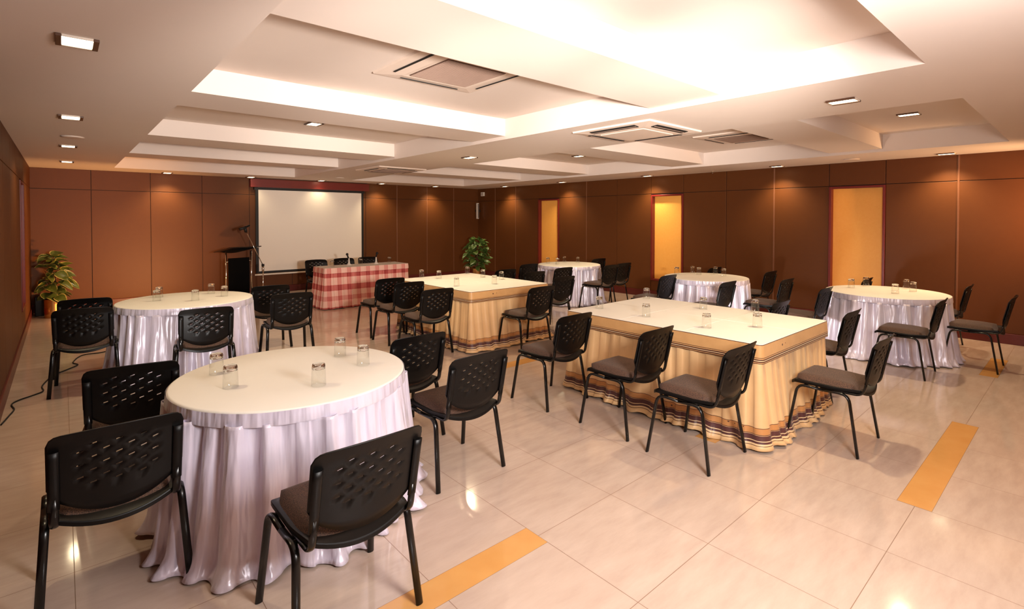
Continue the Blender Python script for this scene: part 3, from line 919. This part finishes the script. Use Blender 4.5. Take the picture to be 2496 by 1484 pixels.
def plant(name, loc, label, potr, poth, height, rad, nleaf, llen, m, seed, cz=.0):
    rng = random.Random(seed)
    t = empty(name, label, 'plant', loc, 0, None)
    bm = bmesh.new()
    add_lathe(bm, [(0,0),(potr*.93,0),(potr*.95,.006),(potr,poth*.35),(potr*1.0,poth*.36),(potr,poth*.62),(potr*1.015,poth*.96),(potr*1.03,poth),(potr*.96,poth),(potr*.94,poth*.9),(0,poth*.9)], 48)
    obj('pot', bm, M['brass'], t)
    bm = bmesh.new(); add_lathe(bm, [(0,poth*.92),(potr*.93,poth*.90)], 24); obj('soil', bm, M['soil'], t)
    bm = bmesh.new(); nodes = []
    for k in range(4):
        a = k*1.7+seed; top = (rad*.35*math.cos(a)*(k > 0), rad*.35*math.sin(a)*(k > 0), height*(1-.12*k))
        pts = [(0.01*math.cos(a), .01*math.sin(a), poth*.85)] + [(top[0]*u**1.4, top[1]*u**1.4, poth+(top[2]-poth)*u) for u in (.25,.5,.75,.95)]
        add_tube(bm, pts, lambda u: .011-.007*u, n=7); nodes += [Vector(p) for p in pts[1:]]
    st = obj('stem', bm, M['stem'], t)
    bm = bmesh.new(); uvl = bm.loops.layers.uv.new('UVMap')
    h0 = poth + .02
    for i in range(nleaf):
        z = h0 + (height-h0)*((i+.5)/nleaf)
        a = i*2.39996 + rng.uniform(-.4,.4)
        f = math.sin(PI*min(.98, max(.12, (z-h0)/(height-h0)*.85+.12)))**.6
        rr = rad*f*rng.uniform(.15,.72)
        base = (rr*math.cos(a), rr*math.sin(a), z)
        a2 = a + rng.uniform(-.7,.7)
        base = (max(base[0], XL+.22-loc[0]) if loc[0] < 1 else base[0], base[1], base[2])
        if loc[0] < 1 and math.cos(a2) < 0: a2 = PI-a2 if base[0] < -.05 else a2
        leaf(bm, uvl, base, (math.cos(a2), math.sin(a2), rng.uniform(-.5,.6)), llen*rng.uniform(.75,1.15), llen*rng.uniform(.34,.46), rng.uniform(.1,.5), rng.uniform(-.7,.7))
    obj('foliage', bm, m, t)
    return t
plant('potted_plant', (-.13,11.55,0), 'potted variegated rubber plant in brass pot, left corner', .115, .31, 1.04, .33, 60, .21, M['leafA'], 4)
plant('potted_plant', (8.52,11.15,0), 'tall leafy green plant in gold pot, far right corner',   .13, .32, 1.12, .46, 170, .18, M['leafB'], 9)
bm = bmesh.new(); add_box(bm, -.36,-.20,11.80,12.15,0,.33)
o = tag(obj('floor_speaker', bm, M['black'], bevel=.008), 'black box on the floor behind the left potted plant', 'box')

# ------------------------------------------------------------------ cable
pts = [(-.385,5.75),(-.35,5.98),(-.33,6.14),(-.355,6.32),(-.31,6.43),(-.22,6.52),(-.155,6.62),(-.165,6.84),(-.09,7.20),(.028,7.40),(.116,7.56),(.076,7.72),(.163,8.05),(.357,8.07),(.506,8.2),(.9,8.5),(1.6,9.2),(2.3,10.4),(2.45,11.1)]
cu = []
for i in range(len(pts)-1):
    p0, p1, p2, p3 = (Vector(pts[max(0, min(len(pts)-1, k))]) for k in (i-1, i, i+1, i+2))
    for q in range(6):
        u = q/6
        v = .5*((2*p1) + (p2-p0)*u + (2*p0-5*p1+4*p2-p3)*u*u + (-p0+3*p1-3*p2+p3)*u**3)
        cu.append((v.x, v.y, .0065))
bm = bmesh.new(); add_tube(bm, cu, .006, n=6)
tag(obj('power_cable', bm, M['rubber']), 'black cable snaking over the floor along the left wall', 'cable')

# ------------------------------------------------------------------ wall fittings
t = empty('column_speaker', 'slim silver column speaker high in the far corner', 'speaker', (9.30,12.13,1.90))
bm = bmesh.new(); add_box(bm, -.035,.035,-.03,.03,-.235,.235); obj('cabinet', bm, M['whiteplastic'], t, bevel=.012)
bm = bmesh.new(); add_box(bm, -.022,.022,-.036,-.0305,-.21,.21); obj('grille', bm, M['chrome'], t)
bm = bmesh.new(); add_box(bm, -.01,.10,-.01,.10,-.03,.03); obj('bracket', bm, M['darkslot'], t)
t = empty('wall_sensor', 'small white box below the ceiling in the far corner', 'sensor', (9.37,11.98,2.395))
bm = bmesh.new(); add_box(bm, -.012,.03,-.07,.07,-.058,.058); obj('housing', bm, M['whiteplastic'], t, bevel=.006)
bm = bmesh.new()
for k in range(4): add_box(bm, -.015,-.0125,-.045,.045,-.035+.02*k,-.025+.02*k)
obj('louvre', bm, M['acgrille'], t)

# ------------------------------------------------------------------ ceiling lamps
LAMPS = []
def make_lamp():
    t = empty('ceiling_lamp', 'x', 'ceiling lamp')
    a, b = .085, .095
    for s in (-1, 1):
        bm = bmesh.new(); add_box(bm, *(sorted((s*a, s*(a-.024)))), -b, b, -.014, -.0005)
        obj('end_cap', bm, M['lampbrown'], t, bevel=.002)
        bm = bmesh.new(); add_box(bm, -a+.024, a-.024, *(sorted((s*b, s*(b-.010)))), -.012, -.0005)
        obj('rim', bm, M['whiteplastic'], t, bevel=.002)
    bm = bmesh.new(); add_box(bm, -a+.0245, a-.0245, -b+.0105, b-.0105, -.008, -.0005)
    obj('diffuser', bm, M['lampglow'], t)
    return t
lamp0 = make_lamp(); lu = [False]
def lamp(x, y, z, label, group, e=14, blend=1, ang=150, col=(1,.80,.50)):
    if lu[0]: t = copy_tree(lamp0)
    else: t = lamp0; lu[0] = True
    t.location = (x, y, z); t['label'] = label; t['group'] = group
    ld = bpy.data.lights.new('downlight', 'SPOT'); ld.energy = e; ld.color = col
    ld.spot_size = math.radians(ang); ld.spot_blend = blend; ld.shadow_soft_size = .04
    lo = bpy.data.objects.new('downlight', ld); C.objects.link(lo); lo.location = (x, y, z-.03); 
    LAMPS.append(lo)
gl = 'lamps along the left ceiling border'; gb = 'lamps along the ceiling edge of the back wall'
gr = 'lamps along the right ceiling border'; gm = 'lamps on the central ceiling beam'; gc = 'lamps inside the ceiling coffers'
for y, w in ((3.43,'largest, nearest lit ceiling lamp at upper left'), (6.0,'second ceiling lamp from the viewer along the left border'),
             (8.38,'third ceiling lamp from the viewer along the left border'), (10.66,'farthest ceiling lamp along the left border, by the corner')):
    lamp(.07, y, ZC, w, gl, 34)
for x, w in ((1.553,'ceiling lamp above the panels left of the lectern'), (3.05,'ceiling lamp at the left end of the screen pelmet'), (4.563,'ceiling lamp above the middle of the screen pelmet'),
             (6.10,'ceiling lamp just right of the screen pelmet'), (7.70,'rightmost ceiling lamp along the back wall')):
    lamp(x, 11.95, ZC, w, gb, 15 if 3 < x < 5 else 80, ang=120)
for y, w in ((10.69,'ceiling lamp on the right border nearest the far corner'), (8.55,'ceiling lamp on the right border left of the farthest amber window top'), (6.14,'ceiling lamp over the middle amber window'),
             (3.57,'ceiling lamp left of the widest amber window'), (1.354,'ceiling lamp at far right, right of the widest amber window')):
    lamp(9.13, y, ZC, w, gr, 80, ang=120)
for y, w in ((6.037,'ceiling lamp on the central beam, above the far tables'), (1.276,'large ceiling lamp on the central beam at upper right')):
    lamp(4.48, y, ZC, w, gm, 90)
for x, y, w in ((2.26,6.13,'ceiling lamp in the left coffer above the screen'), (6.86,1.335,'ceiling lamp in the coffer at far upper right'), (6.95,6.10,'small ceiling lamp in the right coffer beyond the black slotted unit')):
    lamp(x, y, ZI, w, gc, 90)

# ------------------------------------------------------------------ air conditioners
def cassette(x, y, z, label, full=True):
    t = empty('ceiling_air_conditioner', label, 'air conditioner', (x, y, z))
    a = .465
    bm = bmesh.new()
    # sloping square frame around the intake
    def sq(r, zz): return [bm.verts.new((sx*r, sy*r, zz)) for sx, sy in ((-1,-1),(1,-1),(1,1),(-1,1))]
    R = [sq(a, -.0005), sq(a-.005, -.016), sq(.30, -.034), sq(.275, -.032)]
    for A, B in zip(R, R[1:]):
        for k in range(4): bm.faces.new((A[k], A[(k+1) % 4], B[(k+1) % 4], B[k]))
    bm.faces.new(R[0]); bm.faces.new(R[-1])
    obj('frame', bm, M['acwhite'], t)
    for k in range(4):
        bm = bmesh.new(); Rm = Matrix.Rotation(k*PI/2, 4, 'Z')
        w = .036 if full else .008
        # a slot let into the slope
        S_ = Rm @ Matrix.Translation((0, .385, -.0285)) @ Matrix.Rotation(math.radians(6.2), 4, 'X')
        add_box(bm, -.27, .27, -w, w, -.004, .002, 0, S_)
        obj('air_slot', bm, M['darkslot'], t, bevel=.002)
        if full:
            bm = bmesh.new(); add_box(bm, -.265, .265, -.004, .004, -.008, -.0045, 0, S_); obj('flap', bm, M['acgrille'], t)
    if not full:
        bm = bmesh.new()
        n = 34
        for k in range(n):
            yk = -.255 + .51*(k+.5)/n
            add_box(bm, -.255, .255, yk-.0035, yk+.0035, -.041, -.034)
        obj('grille', bm, M['acgrille'], t)
        bm = bmesh.new(); add_box(bm, -.262, .262, -.262, .262, -.035, -.0325); obj('filter', bm, M['lampbrown'], t)
    else:
        bm = bmesh.new(); add_box(bm, -.262, .262, -.262, .262, -.042, -.033); obj('intake_panel', bm, M['acwhite'], t, bevel=.006)
cassette(2.27, 3.21, ZI, 'ceiling air conditioner with ribbed brown grille in the near left coffer', False)
cassette(4.45, 3.12, ZC, 'ceiling air conditioner with black slots on the central beam')
cassette(6.99, 3.20, ZI, 'pale ceiling air conditioner inside the right coffer', False)
cassette(4.50, 8.45, ZC, 'farthest ceiling air conditioner, on the central beam before the screen', False)

for x, y, z, l in ((1.14,5.26,ZI,'smoke detector in the left coffer, nearest the viewer'), (2.27,9.85,ZI,'smoke detector in the farthest left coffer above the screen'),
                   (6.95,9.85,ZI,'smoke detector in the far right coffer')):
    t = empty('smoke_detector', l, 'smoke detector', (x, y, z), 0, 'smoke detectors')
    bm = bmesh.new(); add_lathe(bm, [(0,-.0005),(.055,-.0005),(.055,-.018),(.042,-.022),(0,-.022)], 24); obj('base_plate', bm, M['whiteplastic'], t)
    bm = bmesh.new(); add_lathe(bm, [(0,-.0225),(.036,-.0225),(.036,-.034),(.022,-.046),(0,-.048)], 24); obj('sensor', bm, M['acgrille'], t)
bm = bmesh.new(); add_lathe(bm, [(0,-.001),(.09,-.001),(.095,-.006),(.07,-.014),(.02,-.010),(0,-.010)], 32)
tag(obj('air_vent', bm, M['acwhite'], loc=(4.55,10.85,ZC)), 'small round vent on the central beam before the screen', 'vent')
bm = bmesh.new(); add_lathe(bm, [(0,-.001),(.10,-.001),(.105,-.006),(.075,-.014),(.02,-.010),(0,-.010)], 32)
tag(obj('air_vent', bm, M['acwhite'], loc=(.10,7.42,ZC)), 'small round vent on the left ceiling border between lamps', 'vent')
bm = bmesh.new(); add_lathe(bm, [(0,-.001),(.10,-.001),(.105,-.006),(.075,-.014),(.02,-.010),(0,-.010)], 32)
tag(obj('air_vent', bm, M['acwhite'], loc=(8.92,2.42,ZC)), 'small round vent on the right ceiling border', 'vent')
bm = bmesh.new(); add_lathe(bm, [(0,0),(.03,0),(.028,-.006),(.006,-.01),(.006,-.035),(.014,-.038),(.014,-.042),(0,-.043)], 14)
tag(obj('sprinkler', bm, M['chrome'], loc=(9.20,4.75,ZC)), 'tiny sprinkler head at the right ceiling edge', 'sprinkler')

# ------------------------------------------------------------------ light
def area(name, loc, target, sx, sy, e, col):
    ld = bpy.data.lights.new(name, 'AREA'); ld.shape = 'RECTANGLE'; ld.size = sx; ld.size_y = sy
    ld.energy = e; ld.color = col
    o = bpy.data.objects.new(name, ld); C.objects.link(o); o.location = loc
    o.rotation_euler = (Vector(target)-Vector(loc)).to_track_quat('-Z', 'Y').to_euler()
    return o
# the photographer's strobes: beside the camera, in the near right corner, and low ones hidden behind furniture
def spot(name, loc, target, e, ang, col, soft=.12, blend=1):
    ld = bpy.data.lights.new(name, 'SPOT'); ld.energy = e; ld.color = col; ld.spot_size = math.radians(ang)
    ld.spot_blend = blend; ld.shadow_soft_size = soft
    o = bpy.data.objects.new(name, ld); C.objects.link(o); o.location = loc
    o.rotation_euler = (Vector(target)-Vector(loc)).to_track_quat('-Z', 'Y').to_euler()
area('strobe_fill', (1.5,-.42,1.85), (3.2,4.5,1.1), .8, .7, 120, (1,.96,.93))
for tx, ty, el, e in ((2.0,12.0,5.5,1000), (5.6,10.6,5.5,1400), (9.3,7.4,6.5,1900)):
    d = math.hypot(tx-1.0, ty+.4)
    spot('strobe_far', (1.0,-.40,1.70), (tx,ty,1.70+d*math.tan(math.radians(el))), e, 41, (1,.90,.80))
spot('strobe_corner', (8.8,-.40,1.9), (9.1,2.0,1.5), 260, 120, (1,.58,.28))
spot('strobe_floor_back', (1.6,9.4,.30), (.35,12.2,.85), 420, 108, (1,.50,.18), .08)
spot('strobe_behind_table', (6.1,2.9,.40), (7.6,3.0,.6), 55, 150, (1,.95,.92), .08)
spot('strobe_left', (.55,4.75,.35), (.95,6.2,.6), 22, 100, (1,.95,.92), .06)

w = bpy.data.worlds.new('World'); S.world = w; w.use_nodes = True
w.node_tree.nodes['Background'].inputs[0].default_value = (1,.85,.7,1)
w.node_tree.nodes['Background'].inputs[1].default_value = .05

# ------------------------------------------------------------------ camera
f, cy, yaw, pitch, roll = 1247.5, 558.2, .7213, -.01897, .00045
cam = bpy.data.cameras.new('camera'); co = bpy.data.objects.new('camera', cam); C.objects.link(co)
sy_, cy_ = math.sin(yaw), math.cos(yaw); sp, cp = math.sin(pitch), math.cos(pitch)
fw = Vector((sy_*cp, cy_*cp, sp)); rt = Vector((cy_, -sy_, 0)); up = rt.cross(fw)
r2 = rt*math.cos(roll) + up*math.sin(roll); u2 = -rt*math.sin(roll) + up*math.cos(roll)
m = Matrix((r2, u2, -fw)).transposed().to_4x4(); m.translation = Vector((0,0,1.65))
co.matrix_world = m
cam.sensor_width = 36; cam.lens = f*36/2496; cam.shift_y = -(742-cy)/2496; cam.clip_start = .05
S.camera = co

S.view_settings.view_transform = 'Standard'; S.view_settings.look = 'None'; S.view_settings.gamma = 1
S.view_settings.use_curve_mapping = False; S.view_settings.exposure = .16
S.cycles.use_denoising = True
S.cycles.max_bounces = 8; S.cycles.diffuse_bounces = 4; S.cycles.use_adaptive_sampling = True; S.cycles.adaptive_threshold = .06; S.cycles.transmission_bounces = 8
S.cycles.sample_clamp_indirect = 6
S.cycles.caustics_reflective = False; S.cycles.caustics_refractive = False
